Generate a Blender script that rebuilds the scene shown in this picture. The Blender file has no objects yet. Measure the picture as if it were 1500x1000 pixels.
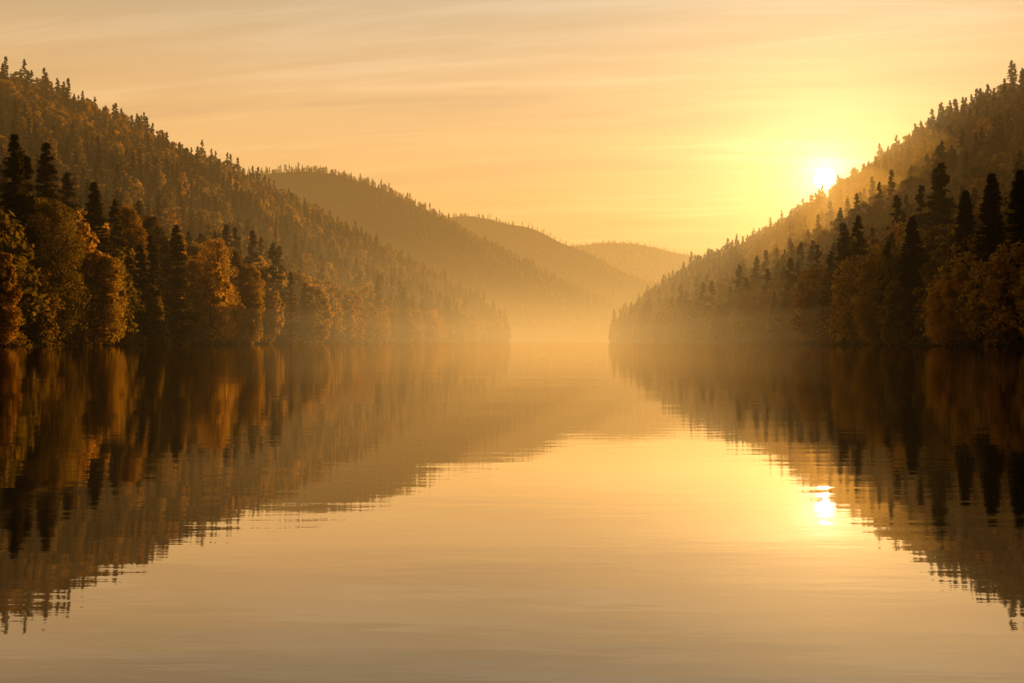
import bpy, math, random, bmesh
import numpy as np
from mathutils import noise, Vector
rng=np.random.default_rng(7); random.seed(7)
scene=bpy.context.scene
F=1458.0; CH=0.8
scene.view_settings.view_transform='Standard'
scene.view_settings.look='None'
scene.view_settings.exposure=0

# ---------------- camera
cam=bpy.data.cameras.new('camera'); co=bpy.data.objects.new('camera',cam)
scene.collection.objects.link(co); scene.camera=co
cam.lens=35; cam.sensor_width=36; cam.clip_end=40000; cam.clip_start=0.1
co.location=(0,0,CH); co.rotation_euler=(math.radians(90),0,0)

# ---------------- sun
sd=Vector((458,F,238)).normalized()
elev=math.asin(sd.z); az=math.atan2(sd.x,sd.y)
sl=bpy.data.lights.new('sun','SUN'); sl.energy=9; sl.angle=math.radians(0.5); sl.color=(1,.59,.19)
so=bpy.data.objects.new('sun',sl); scene.collection.objects.link(so)
so.rotation_euler=sd.to_track_quat('Z','Y').to_euler()

# ---------------- node helpers
class NT:
    def __init__(s,nt): s.nt=nt; nt.nodes.clear()
    def n(s,t,**k):
        x=s.nt.nodes.new(t)
        for a,b in k.items(): setattr(x,a,b)
        return x
    def l(s,a,b): s.nt.links.new(a,b)
    def m(s,op,a,b=None,c=None,clamp=False):
        x=s.n('ShaderNodeMath',operation=op); x.use_clamp=clamp
        for i,v in enumerate((a,b,c)):
            if v is None: continue
            if isinstance(v,(int,float)): x.inputs[i].default_value=v
            else: s.l(v,x.inputs[i])
        return x.outputs[0]
    def vm(s,op,a,b=None,sc=None):
        x=s.n('ShaderNodeVectorMath',operation=op)
        for i,v in enumerate((a,b)):
            if v is None: continue
            if isinstance(v,(tuple,list,Vector)): x.inputs[i].default_value=v
            else: s.l(v,x.inputs[i])
        if sc is not None:
            if isinstance(sc,(int,float)): x.inputs['Scale'].default_value=sc
            else: s.l(sc,x.inputs['Scale'])
        return x
    def ramp(s,f,pts,interp='LINEAR'):
        x=s.n('ShaderNodeValToRGB'); r=x.color_ramp; r.interpolation=interp
        while len(r.elements)<len(pts): r.elements.new(0.5)
        for e,(p,c) in zip(r.elements,pts): e.position=p; e.color=(*c,1)
        s.l(f,x.inputs[0]); return x.outputs[0]
    def mix(s,f,a,b,bt='MIX'):
        x=s.n('ShaderNodeMix',data_type='RGBA',blend_type=bt)
        for i,v in ((0,f),(6,a),(7,b)):
            if isinstance(v,(int,float)): x.inputs[i].default_value=v
            elif isinstance(v,tuple): x.inputs[i].default_value=(*v,1)
            else: s.l(v,x.inputs[i])
        return x.outputs[2]
def mat(name):
    m=bpy.data.materials.new(name); m.use_nodes=True; return m,NT(m.node_tree)

# ---------------- world (sky)
w=bpy.data.worlds.new('sky'); scene.world=w; w.use_nodes=True
N=NT(w.node_tree)
tc=N.n('ShaderNodeTexCoord'); d=tc.outputs['Generated']
sep=N.n('ShaderNodeSeparateXYZ'); N.l(d,sep.inputs[0]); z=sep.outputs[2]
base=N.ramp(z,[(0,(1.02,.50,.115)),(.12,(1.06,.56,.165)),(.2,(.94,.57,.235)),(.32,(.58,.465,.30)),(.6,(.26,.26,.24)),(1,(.18,.20,.22))])
dt=N.vm('DOT_PRODUCT',d,tuple(sd)).outputs['Value']; dp=N.m('MAXIMUM',dt,0.0)
side=N.m('MULTIPLY_ADD',N.m('POWER',N.m('MULTIPLY_ADD',dt,.5,.5),2.2),.80,.23)
col=N.vm('SCALE',base,sc=side).outputs[0]
for p,c in ((12,(.10,.045,.006)),(90,(.16,.085,.04)),(900,(.4,.34,.24)),(5000,(1.3,1.15,.8))):
    g=N.vm('SCALE',c,sc=N.m('POWER',dp,float(p))).outputs[0]
    col=N.vm('ADD',col,g).outputs[0]
den=N.m('ADD',N.m('MAXIMUM',z,0.0),.10)
cx=N.m('DIVIDE',sep.outputs[0],den); cy=N.m('DIVIDE',sep.outputs[1],den)
def streak(ax,ay,bx,by,scale,seed,det,dist):
    cb=N.n('ShaderNodeCombineXYZ'); N.l(N.m('MULTIPLY_ADD',cy,ay,N.m('MULTIPLY',cx,ax)),cb.inputs[0]); N.l(N.m('MULTIPLY_ADD',cx,bx,N.m('MULTIPLY',cy,by)),cb.inputs[1]); cb.inputs[2].default_value=seed
    ns=N.n('ShaderNodeTexNoise'); ns.inputs['Scale'].default_value=scale; ns.inputs['Detail'].default_value=det; ns.inputs['Roughness'].default_value=.6; ns.inputs['Distortion'].default_value=dist
    N.l(cb.outputs[0],ns.inputs['Vector']); return ns.outputs[0]
n1=streak(.5,.22,.25,1.7,1.1,2.0,8,.6)
n2=streak(.55,.10,.55,3.6,1.1,4.3,9,1.0)
nn=N.m('MULTIPLY_ADD',n2,.55,N.m('MULTIPLY',n1,.45))
cl=N.ramp(nn,[(.49,(0,0,0)),(.61,(1,1,1))],'EASE')
cd=N.ramp(nn,[(.37,(1,1,1)),(.5,(0,0,0))],'EASE')
col=N.mix(N.m('MULTIPLY',cl,.8),col,N.vm('MULTIPLY',col,(1.18,1.24,1.36)).outputs[0])
col=N.mix(N.m('MULTIPLY',cd,.75),col,N.vm('MULTIPLY',col,(.82,.82,.90)).outputs[0])
mr=N.n('ShaderNodeMapRange'); N.l(dt,mr.inputs[0]); mr.inputs[1].default_value=math.cos(math.radians(.66)); mr.inputs[2].default_value=math.cos(math.radians(.25))
col=N.vm('ADD',col,N.vm('SCALE',(9,8,6),sc=N.m('POWER',mr.outputs[0],2.0)).outputs[0]).outputs[0]
bg1=N.n('ShaderNodeBackground'); N.l(col,bg1.inputs[0]); bg1.inputs[1].default_value=1
sk=N.n('ShaderNodeTexSky',sky_type='NISHITA'); sk.sun_disc=False; sk.sun_elevation=elev; sk.sun_rotation=az
bg2=N.n('ShaderNodeBackground'); N.l(sk.outputs[0],bg2.inputs[0]); bg2.inputs[1].default_value=.006
ad=N.n('ShaderNodeAddShader'); N.l(bg1.outputs[0],ad.inputs[0]); N.l(bg2.outputs[0],ad.inputs[1])
out=N.n('ShaderNodeOutputWorld'); N.l(ad.outputs[0],out.inputs[0])

# ---------------- materials
def leafmat(name,ca,cb_,cc,trans=.4):
    m,N=mat(name)
    oi=N.n('ShaderNodeObjectInfo'); 
    tcn=N.n('ShaderNodeTexCoord')
    ns=N.n('ShaderNodeTexNoise'); N.l(tcn.outputs['Object'],ns.inputs['Vector']); ns.inputs['Scale'].default_value=.45; ns.inputs['Detail'].default_value=2
    c=N.ramp(oi.outputs['Random'],[(0,ca),(.55,cb_),(1,cc)])
    v=N.m('MULTIPLY_ADD',ns.outputs[0],1.8,.1)
    c=N.vm('SCALE',c,sc=v).outputs[0]
    df=N.n('ShaderNodeBsdfDiffuse'); N.l(c,df.inputs[0])
    tr=N.n('ShaderNodeBsdfTranslucent'); N.l(N.vm('MULTIPLY',c,(2.5,1.9,.75)).outputs[0],tr.inputs[0])
    mx=N.n('ShaderNodeMixShader'); mx.inputs[0].default_value=trans; N.l(df.outputs[0],mx.inputs[1]); N.l(tr.outputs[0],mx.inputs[2])
    o=N.n('ShaderNodeOutputMaterial'); N.l(mx.outputs[0],o.inputs[0]); return m
M_con=leafmat('conifer_needles',(.036,.030,.010),(.052,.041,.012),(.083,.056,.014),.35)
M_dec=leafmat('autumn_leaves',(.08,.063,.013),(.14,.097,.017),(.22,.13,.021),.5)
M_gold=leafmat('golden_birch_leaves',(.20,.142,.026),(.26,.178,.029),(.32,.205,.032),.55)
def simple(name,a,b,sc):
    m,N=mat(name); tcn=N.n('ShaderNodeTexCoord'); ns=N.n('ShaderNodeTexNoise'); N.l(tcn.outputs['Object'],ns.inputs['Vector'])
    ns.inputs['Scale'].default_value=sc; ns.inputs['Detail'].default_value=6
    c=N.ramp(ns.outputs[0],[(.3,a),(.7,b)]); df=N.n('ShaderNodeBsdfDiffuse'); N.l(c,df.inputs[0])
    o=N.n('ShaderNodeOutputMaterial'); N.l(df.outputs[0],o.inputs[0]); return m
M_bark=simple('bark',(.03,.02,.012),(.08,.055,.035),3)
M_ground=simple('forest_floor',(.02,.015,.006),(.05,.036,.014),.15)

# water
M_w,N=mat('lake_water')
g=N.n('ShaderNodeNewGeometry')
def wn(sx,sy,scale,det,rough=.5):
    mp=N.n('ShaderNodeMapping'); N.l(g.outputs['Position'],mp.inputs[0]); mp.inputs['Scale'].default_value=(sx,sy,1)
    ns=N.n('ShaderNodeTexNoise'); N.l(mp.outputs[0],ns.inputs['Vector']); ns.inputs['Scale'].default_value=scale; ns.inputs['Detail'].default_value=det; ns.inputs['Roughness'].default_value=rough
    return ns.outputs[0]
h=N.m('ADD',N.m('MULTIPLY',wn(.40,1.5,3.2,4),.0012),N.m('MULTIPLY',wn(.5,1.2,.30,2),.008))
bp=N.n('ShaderNodeBump'); bp.inputs['Strength'].default_value=1; bp.inputs['Distance'].default_value=1; N.l(h,bp.inputs['Height'])
fr=N.n('ShaderNodeFresnel'); fr.inputs['IOR'].default_value=1.33; N.l(bp.outputs[0],fr.inputs['Normal'])
gl=N.n('ShaderNodeBsdfGlossy'); gl.inputs['Roughness'].default_value=.016; gl.inputs['Color'].default_value=(.98,.93,.85,1); N.l(bp.outputs[0],gl.inputs['Normal'])
df=N.n('ShaderNodeBsdfDiffuse'); df.inputs[0].default_value=(.018,.013,.007,1)
mx=N.n('ShaderNodeMixShader'); N.l(N.m('MULTIPLY_ADD',fr.outputs[0],1.95,.08,clamp=True),mx.inputs[0]); N.l(df.outputs[0],mx.inputs[1]); N.l(gl.outputs[0],mx.inputs[2])
o=N.n('ShaderNodeOutputMaterial'); N.l(mx.outputs[0],o.inputs[0])

# ---------------- mesh helpers
def mesh_np(name,V,Q,mats,mi=None,smooth=False):
    me=bpy.data.meshes.new(name); V=np.asarray(V,dtype=np.float32); Q=np.asarray(Q,dtype=np.int32)
    me.vertices.add(len(V)); me.vertices.foreach_set('co',V.ravel())
    k=Q.shape[1]; me.loops.add(Q.size); me.loops.foreach_set('vertex_index',Q.ravel())
    me.polygons.add(len(Q)); me.polygons.foreach_set('loop_start',np.arange(0,Q.size,k,dtype=np.int32))
    for m in mats: me.materials.append(m)
    if mi is not None: me.polygons.foreach_set('material_index',np.asarray(mi,dtype=np.int32))
    if smooth: me.polygons.foreach_set('use_smooth',np.ones(len(Q),dtype=bool))
    me.update(calc_edges=True); me.validate(); return me
def obj(name,me,loc=(0,0,0),coll=None,parent=None):
    o=bpy.data.objects.new(name,me); o.location=loc; (coll or scene.collection).objects.link(o)
    if parent: o.parent=parent
    return o
def tube(p0,p1,r0,r1,n=6):
    p0=np.array(p0,float);p1=np.array(p1,float); a=p1-p0; a/=np.linalg.norm(a)+1e-9
    b=np.cross(a,[.3,.9,.1]); b/=np.linalg.norm(b); c=np.cross(a,b)
    th=np.arange(n)/n*2*math.pi
    ring=np.cos(th)[:,None]*b+np.sin(th)[:,None]*c
    V=np.vstack([p0+ring*r0,p1+ring*r1]); i=np.arange(n); j=(i+1)%n
    return V,np.stack([i,j,j+n,i+n],1)
def join(parts):
    Vs=[];Qs=[];o=0
    for V,Q in parts: Vs.append(V);Qs.append(Q+o);o+=len(V)
    return np.vstack(Vs),np.vstack(Qs)
def unit(a): return a/(np.linalg.norm(a,axis=1,keepdims=True)+1e-9)
def leaves(P,U,W,L,B):
    V=np.stack([P-U*L[:,None],P+W*B[:,None],P+U*L[:,None],P-W*B[:,None]],1).reshape(-1,3)
    return V,np.arange(len(P)*4).reshape(-1,4)
def conifer(H,R,nb,nl,leaf,bare=.05):
    tr=[tube((0,0,-1.5),(0,0,H*.5),H*.016,H*.009),tube((0,0,H*.5),(0,0,H*.985),H*.009,.02)]
    t=bare+(1-bare)*rng.random(nb)**.85; a=rng.random(nb)*6.283
    lob=1+.16*np.sin(a*2+rng.random()*6)+.14*np.sin(a*3+t*9+rng.random()*6)
    L=R*((1-t)**.8)*(.62+.5*rng.random(nb))*lob+.012*H; L*=np.where(t<.18,.75+t,1)
    s=rng.random((nb,nl))**.7
    dz=H*t[:,None]+ (-.38*(1-t[:,None])*s**1.2+.12*s**3+ .10*t[:,None]*s)*L[:,None]
    wdt=(L[:,None]*.28*(1-s)+.05)*(rng.random((nb,nl))*2-1)
    ca=np.cos(a)[:,None];sa=np.sin(a)[:,None]
    P=np.stack([ca*L[:,None]*s-sa*wdt,sa*L[:,None]*s+ca*wdt,dz],2).reshape(-1,3)
    n=len(P); P[:,2]-=rng.random(n)*leaf*.6
    U=unit(np.stack([np.repeat(ca,nl,1).ravel(),np.repeat(sa,nl,1).ravel(),-.35*np.ones(n)],1)+rng.normal(0,.45,(n,3)))
    W=unit(np.cross(U,unit(np.array([[0,0,1.]])+rng.normal(0,.5,(n,3)))))
    lf=leaves(P,U,W,leaf*(.6+.8*rng.random(n)),leaf*.38*(.6+.8*rng.random(n)))
    return join(tr),lf
def deciduous(H,W,ncl,nl,leaf,low=.06):
    tr=[tube((0,0,-1.5),(0,0,H*.35),H*.02,H*.014,8),tube((0,0,H*.35),(.2,.1,H*.8),H*.014,H*.003,6)]
    P=[];D=[]
    sh=rng.normal(0,.05,2)*W
    for k in range(ncl):
        t=low+(.97-low)*((k+rng.random())/ncl)
        tt=(t-low)/(1-low); prof=(math.sin(math.pi*min(1,tt*.78+.17))**.7)
        if tt>.9: prof*=.75
        a=k*2.399+rng.random()*.8; rr=W*.5*prof*(.35+.5*math.sqrt(rng.random()))*(.85+.35*rng.random())
        cr=W*(.10+.11*rng.random())*(1.15-.45*tt)
        c=np.array([math.cos(a)*rr+sh[0]*tt,math.sin(a)*rr+sh[1]*tt,min(H*t,H-cr*.7)])
        if k%3==0: tr.append(tube((0,0,max(.1*H,H*(t-.22))),c,H*.007,H*.002,5))
        m=int(nl*(.6+.8*rng.random())); dd=unit(rng.normal(0,1,(m,3))); 
        p=c+dd*cr*(.45+.62*rng.random((m,1))**.6)*np.array([1,1,.95])
        P.append(p);D.append(dd)
    m=ncl*nl//6; dd=unit(rng.normal(0,1,(m,3))); 
    P.append(dd*np.array([W*.3,W*.3,H*.4])*rng.random((m,1))**.4+np.array([0,0,H*.5])); D.append(dd)
    P=np.vstack(P);D=np.vstack(D);n=len(P)
    nr=unit(D+rng.normal(0,.7,(n,3))+np.array([0,0,.3])); U=unit(np.cross(nr,rng.normal(0,1,(n,3)))); Wv=np.cross(nr,U)
    return join(tr),leaves(P,U,Wv,leaf*(.5+.8*rng.random(n)),leaf*.6*(.5+.8*rng.random(n)))
def treemesh(name,parts,lm):
    (tv,tq),(lv,lq)=parts; V,Q=join([(tv,tq),(lv,lq)])
    return mesh_np(name,V,Q,[M_bark,lm],np.r_[np.zeros(len(tq)),np.ones(len(lq))])

# ---------------- terrain lofts
def resample(P,n):
    P=np.array(P,float); s=np.r_[0,np.cumsum(np.linalg.norm(np.diff(P,axis=0),axis=1))]; t=np.linspace(0,s[-1],n)
    out=np.stack([np.interp(t,s,P[:,i]) for i in range(P.shape[1])],1)
    for _ in range(3): out[1:-1]=.25*out[:-2]+.5*out[1:-1]+.25*out[2:]
    return out
def ridge(pts,th=15):
    return [((x-750)/F*Y,Y,CH+(500-y)/F*Y-th) for x,y,Y in pts]
NU,NV=160,60
class Hill:
    def __init__(s,name,shore,rpts,power=1.15,amp=4,noisescale=.02,back=.7):
        S=resample([(x,y,-.6) for x,y in shore],NU); R=resample(rpts,NU)
        v=np.linspace(0,1+back,NV); G=np.zeros((NU,NV,3))
        for j,t in enumerate(v):
            xy=S[:,:2]+(R[:,:2]-S[:,:2])*t
            if t<=1: zf=.55*t+.45*t**power if power!=1 else t
            else: zf=1-((t-1)/back)**1.5
            zz=-.6+(R[:,2]+.6)*zf
            G[:,j,:2]=xy; G[:,j,2]=zz
        for i in range(NU):
            for j in range(NV):
                p=G[i,j]; e=min(1,v[j]*6)
                p[2]+=amp*e*noise.fractal(Vector((p[0]*noisescale,p[1]*noisescale,3)),1,2,4)+ (.9*min(1,v[j]*25))
        s.G=G; s.v=v
        V=G.reshape(-1,3); i,j=np.meshgrid(np.arange(NU-1),np.arange(NV-1),indexing='ij'); a=(i*NV+j).ravel()
        Q=np.stack([a,a+NV,a+NV+1,a+1],1)
        s.o=obj(name,mesh_np(name,V,Q,[M_ground],smooth=True))
    def z(s,x,y):
        D=(s.G[:,:,0]-x)**2+(s.G[:,:,1]-y)**2
        idx=np.argsort(D.ravel())[:4]; w=1/(D.ravel()[idx]+.01); return float((s.G[:,:,2].ravel()[idx]*w).sum()/w.sum())
    def scatter(s,spacing,vmin=.02,vmax=1.12):
        jm=int(np.searchsorted(s.v,vmax)); G=s.G
        e1=G[1:,:jm]-G[:-1,:jm]; e2=G[:-1,1:jm+1]-G[:-1,:jm]
        area=np.linalg.norm(np.cross(e1,e2),axis=2); pr=area.ravel()/area.sum()
        n=int(area.sum()/spacing**2*3); c=rng.choice(len(pr),n,p=pr); i=c//jm;j=c%jm; a=rng.random(n)[:,None];b=rng.random(n)[:,None]
        P=G[i,j]*(1-a)*(1-b)+G[i+1,j]*a*(1-b)+G[i,j+1]*(1-a)*b+G[i+1,j+1]*a*b
        P=P[P[:,2]>.3]
        key=np.floor(P[:,:2]/spacing*1.0).astype(int); _,u=np.unique(key,axis=0,return_index=True)
        return P[u]

left_shore=[(-95,20),(-84,90),(-79,150),(-78,220),(-76,300),(-72,380),(-68,460),(-60,560),(-50,680),(-40,800),(-25,900),(-12,980),(-4,1060)]
left_ridge=ridge([(-900,60,380),(-500,60,460),(-200,70,540),(0,95,600),(100,131,640),(200,175,690),(300,222,760),(400,270,850),(500,322,920),(600,378,1000),(700,430,1080),(735,465,1120),(748,492,1150)])
right_shore=[(96,20),(82,90),(76,140),(74,190),(80,240),(88,300),(90,400),(91,500),(93,700),(96,850),(99,960),(102,1040)]
right_ridge=ridge([(2300,60,330),(1900,60,420),(1650,70,500),(1500,100,560),(1450,125,580),(1400,150,600),(1350,182,630),(1300,214,660),(1250,252,700),(1208,288,730),(1150,316,780),(1100,342,830),(1050,364,880),(1000,392,940),(950,428,1010),(920,460,1060),(903,488,1100)])
H1=Hill('forested_hillside',left_shore,left_ridge)
H2=Hill('forested_hillside',right_shore,right_ridge)
H3=Hill('distant_hill',[(-330,1250),(-200,1300),(-60,1400),(20,1500),(100,1700),(180,1900),(240,2050),(300,2200)],
  ridge([(200,262,1750),(300,250,1730),(395,243,1700),(450,240,1700),(500,247,1720),(560,266,1750),(620,297,1800),(700,340,1870),(760,373,1950),(820,405,2050),(870,430,2150),(910,450,2250),(960,485,2350)],13),amp=6,noisescale=.008)
H4=Hill('distant_hill',[(-500,2400),(-200,2500),(100,2600),(350,2800),(600,3000),(800,3200)],
  ridge([(450,345,2900),(600,325,2900),(665,312,2900),(720,315,2920),(780,331,2950),(850,361,3000),(900,386,3050),(950,408,3100),(1000,430,3200),(1060,470,3300)],12),amp=8,noisescale=.006)
H5=Hill('distant_hill',[(-200,3700),(300,3700),(900,3800),(1500,3900),(2000,3900)],
  ridge([(650,400,4400),(780,366,4400),(850,355,4400),(900,352,4400),(950,356,4400),(1000,368,4400),(1050,380,4400),(1120,385,4400),(1200,395,4400),(1350,410,4400)],11),amp=10,noisescale=.004)

gm=mesh_np('ground',[(-12000,-6000,-3),(12000,-6000,-3),(12000,16000,-3),(-12000,16000,-3)],[[0,1,2,3]],[M_ground]); obj('ground',gm)
wm=mesh_np('lake',[(-9000,-4000,0),(9000,-4000,0),(9000,12000,0),(-9000,12000,0)],[[0,1,2,3]],[M_w]); obj('lake',wm)

# ---------------- forests via instancing
def protos(tag,specs):
    c=bpy.data.collections.new(tag)
    for k,(kind,args) in enumerate(specs):
        me=treemesh(f'{tag}_{k}',(conifer if kind=='c' else deciduous)(*args),{'c':M_con,'d':M_dec,'g':M_gold}[kind])
        c.objects.link(bpy.data.objects.new(f'{tag}_{k:02d}',me))
    return c
near=protos('forest_tree',[('c',(20,3.9,110,18,.5)),('c',(20,3.4,110,18,.5)),('c',(20,4.4,120,18,.52)),('c',(18,3.0,100,18,.5)),
   ('d',(15,10,30,55,.5)),('d',(15,9,28,55,.5)),('d',(15,11.5,32,60,.5)),('d',(15,7.5,26,55,.5)),('g',(15,9.5,30,58,.45)),('g',(15,7.5,30,58,.45))])
far=protos('far_forest_tree',[('c',(20,3.9,50,8,1.)),('c',(20,3.4,50,8,1.)),('c',(20,4.3,50,8,1.)),('c',(18,3.0,50,8,1.)),
   ('d',(15,10,16,18,1.1)),('d',(15,9,16,18,1.1)),('d',(15,11,16,18,1.1)),('d',(15,8,16,18,1.1))])
def forest(name,P,coll,pc,smin,smax,patch=.01,shore=False):
    n=len(P); me=bpy.data.meshes.new(name); me.vertices.add(n); 
    idx=np.zeros(n,dtype=np.int32); sc=np.zeros(n,dtype=np.float32)
    for i in range(n):
        q=noise.fractal(Vector((P[i,0]*patch,P[i,1]*patch,0)),1,2,3)*.9
        low=shore and P[i,2]<14
        con=rng.random()<pc+q-(.15 if low else 0)
        idx[i]=rng.integers(0,4) if con else rng.integers(4,8)
        if shore and not con and rng.random()<(.45 if low else .12): idx[i]=rng.integers(8,10)
        sc[i]=(smin+(smax-smin)*rng.random()**1.3)*(1 if con else .92)*(1.3 if low else 1)
    me.vertices.foreach_set('co',P.astype(np.float32).ravel())
    a=me.attributes.new('idx','INT','POINT'); a.data.foreach_set('value',idx)
    a=me.attributes.new('sc','FLOAT','POINT'); a.data.foreach_set('value',sc)
    a=me.attributes.new('rz','FLOAT','POINT'); a.data.foreach_set('value',(rng.random(n)*6.283).astype(np.float32))
    o=obj(name,me)
    ng=bpy.data.node_groups.new(name,'GeometryNodeTree'); ng.interface.new_socket('Geometry',in_out='INPUT',socket_type='NodeSocketGeometry'); ng.interface.new_socket('Geometry',in_out='OUTPUT',socket_type='NodeSocketGeometry')
    gi=ng.nodes.new('NodeGroupInput');go=ng.nodes.new('NodeGroupOutput')
    ip=ng.nodes.new('GeometryNodeInstanceOnPoints'); ci=ng.nodes.new('GeometryNodeCollectionInfo'); ci.inputs['Collection'].default_value=coll
    ci.inputs['Separate Children'].default_value=True; ci.inputs['Reset Children'].default_value=True
    def att(nm,t):
        x=ng.nodes.new('GeometryNodeInputNamedAttribute'); x.data_type=t; x.inputs['Name'].default_value=nm; return x.outputs['Attribute']
    L=ng.links.new; L(gi.outputs[0],ip.inputs['Points']); L(ci.outputs[0],ip.inputs['Instance']); ip.inputs['Pick Instance'].default_value=True
    L(att('idx','INT'),ip.inputs['Instance Index'])
    cx=ng.nodes.new('ShaderNodeCombineXYZ'); L(att('rz','FLOAT'),cx.inputs[2]); L(cx.outputs[0],ip.inputs['Rotation'])
    L(att('sc','FLOAT'),ip.inputs['Scale']); L(ip.outputs[0],go.inputs[0])
    md=o.modifiers.new('scatter','NODES'); md.node_group=ng
    return o
P1=H1.scatter(6.8); P2=H2.scatter(6.8); P3=H3.scatter(8.5); P4=H4.scatter(13); P5=H5.scatter(18)
P1=P1[P1[:,1]>60]; P2=P2[P2[:,1]>60]
forest('hillside_forest',P1,near,.42,.6,1.2,shore=True)
forest('hillside_forest',P2,near,.42,.6,1.2,shore=True)
forest('distant_forest',P3,far,.55,.6,1.0)
forest('distant_forest',P4,far,.55,.6,1.0,.004)
forest('distant_forest',P5,far,.55,.7,1.1,.004)

# ---------------- shore trees
def place(kind,px,top,X,wpx,hill):
    Y=F*X/(px-750); zb=max(.2,hill.z(X,Y)); Ht=CH+(500-top)/F*Y-zb; W=wpx/F*Y
    name='spruce_tree' if kind=='c' else 'birch_tree'
    if kind=='c': me=treemesh(name,conifer(Ht,W/2*1.35,460,56,.34),M_con)
    else: me=treemesh(name,deciduous(Ht,W*1.02,95,330,.19),M_gold if kind=='g' else M_dec)
    o=obj(name,me,(X,Y,zb)); o.rotation_euler[2]=rng.random()*6
for a in [('c',22,198,-88,66),('c',68,210,-88,62),('d',76,292,-83,104),('c',138,268,-85,60),('g',149,372,-79.5,62),('d',188,300,-86,60),
          ('d',222,315,-85,58),('c',258,330,-80.5,56),('g',318,349,-79.5,62),('g',364,388,-77,46),('d',0,370,-80.5,50),('d',222,418,-80,46),('c',178,345,-84,46),('d',285,380,-86,48),('d',345,365,-84,40)]:
    place(*a,H1)
for a in [('g',1288,368,78,70),('c',1336,318,80,56),('d',1375,330,86,56),('c',1414,280,82,58),('c',1453,254,82,56),('c',1494,250,82,62),('g',1398,403,77.5,72),
          ('d',1480,398,79,64),('d',1435,350,84,60),('g',1312,410,77,44)]:
    place(*a,H2)
def shrub_line(shore,name,sgn,n):
    S=resample([(x,y,0) for x,y in shore],400); parts=[]
    for _ in range(n):
        k=rng.integers(20,395) ; p=S[k]+np.array([sgn*(1.0+rng.random()*3),rng.normal(0,2),.2])
        _,(lv,lq)=deciduous(1.2+2.2*rng.random(),2.5+2*rng.random(),7,34,.2,.0); parts.append((lv+p,lq))
    V,Q=join(parts); obj(name,mesh_np(name,V,Q,[M_dec]))
shrub_line(left_shore,'shoreline_shrubs',-1,320); shrub_line(right_shore,'shoreline_shrubs',1,320)

# ---------------- haze, mist and added sun-glow volumes
def vol(name,s,C=(.97,.54,.17),sc=None,g=.88,absf=1.0):
    m,N=mat(name); o=N.n('ShaderNodeOutputMaterial')
    if sc:
        vs=N.n('ShaderNodeVolumeScatter'); vs.inputs['Color'].default_value=(1,1,1,1); vs.inputs['Density'].default_value=sc; vs.inputs['Anisotropy'].default_value=g
        N.l(vs.outputs[0],o.inputs['Volume']); return m
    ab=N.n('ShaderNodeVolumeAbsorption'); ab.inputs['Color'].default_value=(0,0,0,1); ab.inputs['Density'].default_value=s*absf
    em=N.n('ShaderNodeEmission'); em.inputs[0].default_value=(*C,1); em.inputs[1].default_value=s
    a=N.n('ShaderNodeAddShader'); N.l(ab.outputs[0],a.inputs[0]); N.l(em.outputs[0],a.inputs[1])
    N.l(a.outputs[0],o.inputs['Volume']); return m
def box(name,a,b,m):
    x0,y0,z0=a;x1,y1,z1=b
    V=[(x0,y0,z0),(x1,y0,z0),(x1,y1,z0),(x0,y1,z0),(x0,y0,z1),(x1,y0,z1),(x1,y1,z1),(x0,y1,z1)]
    return obj(name,mesh_np(name,V,[(3,2,1,0),(4,5,6,7),(0,1,5,4),(1,2,6,5),(2,3,7,6),(3,0,4,7)],[m]))
def ellipsoid(name,c,r,m,rz=0):
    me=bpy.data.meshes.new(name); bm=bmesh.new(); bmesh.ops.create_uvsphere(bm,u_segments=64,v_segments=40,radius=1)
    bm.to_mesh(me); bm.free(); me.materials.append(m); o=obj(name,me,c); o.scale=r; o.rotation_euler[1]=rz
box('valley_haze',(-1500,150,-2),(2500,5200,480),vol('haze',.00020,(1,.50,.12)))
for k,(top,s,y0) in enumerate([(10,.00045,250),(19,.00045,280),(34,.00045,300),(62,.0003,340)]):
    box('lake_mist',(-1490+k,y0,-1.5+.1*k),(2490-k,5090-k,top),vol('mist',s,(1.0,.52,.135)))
box('sunlit_haze',(-1400,12,-1),(1600,1170,200),vol('sun_haze',0,sc=.000014))
for r,s in ((30,.50),(66,.36)):  # added emissive ellipsoids over the right slope, imitating bloom around the sun
    ellipsoid('sun_glow_volume',(174+r*.1,500,68-r*.2),(r*1.1,r*1.1,r*.85),vol('sun_glow',s/(2*r),(1,.42,.055),absf=.35),.5)
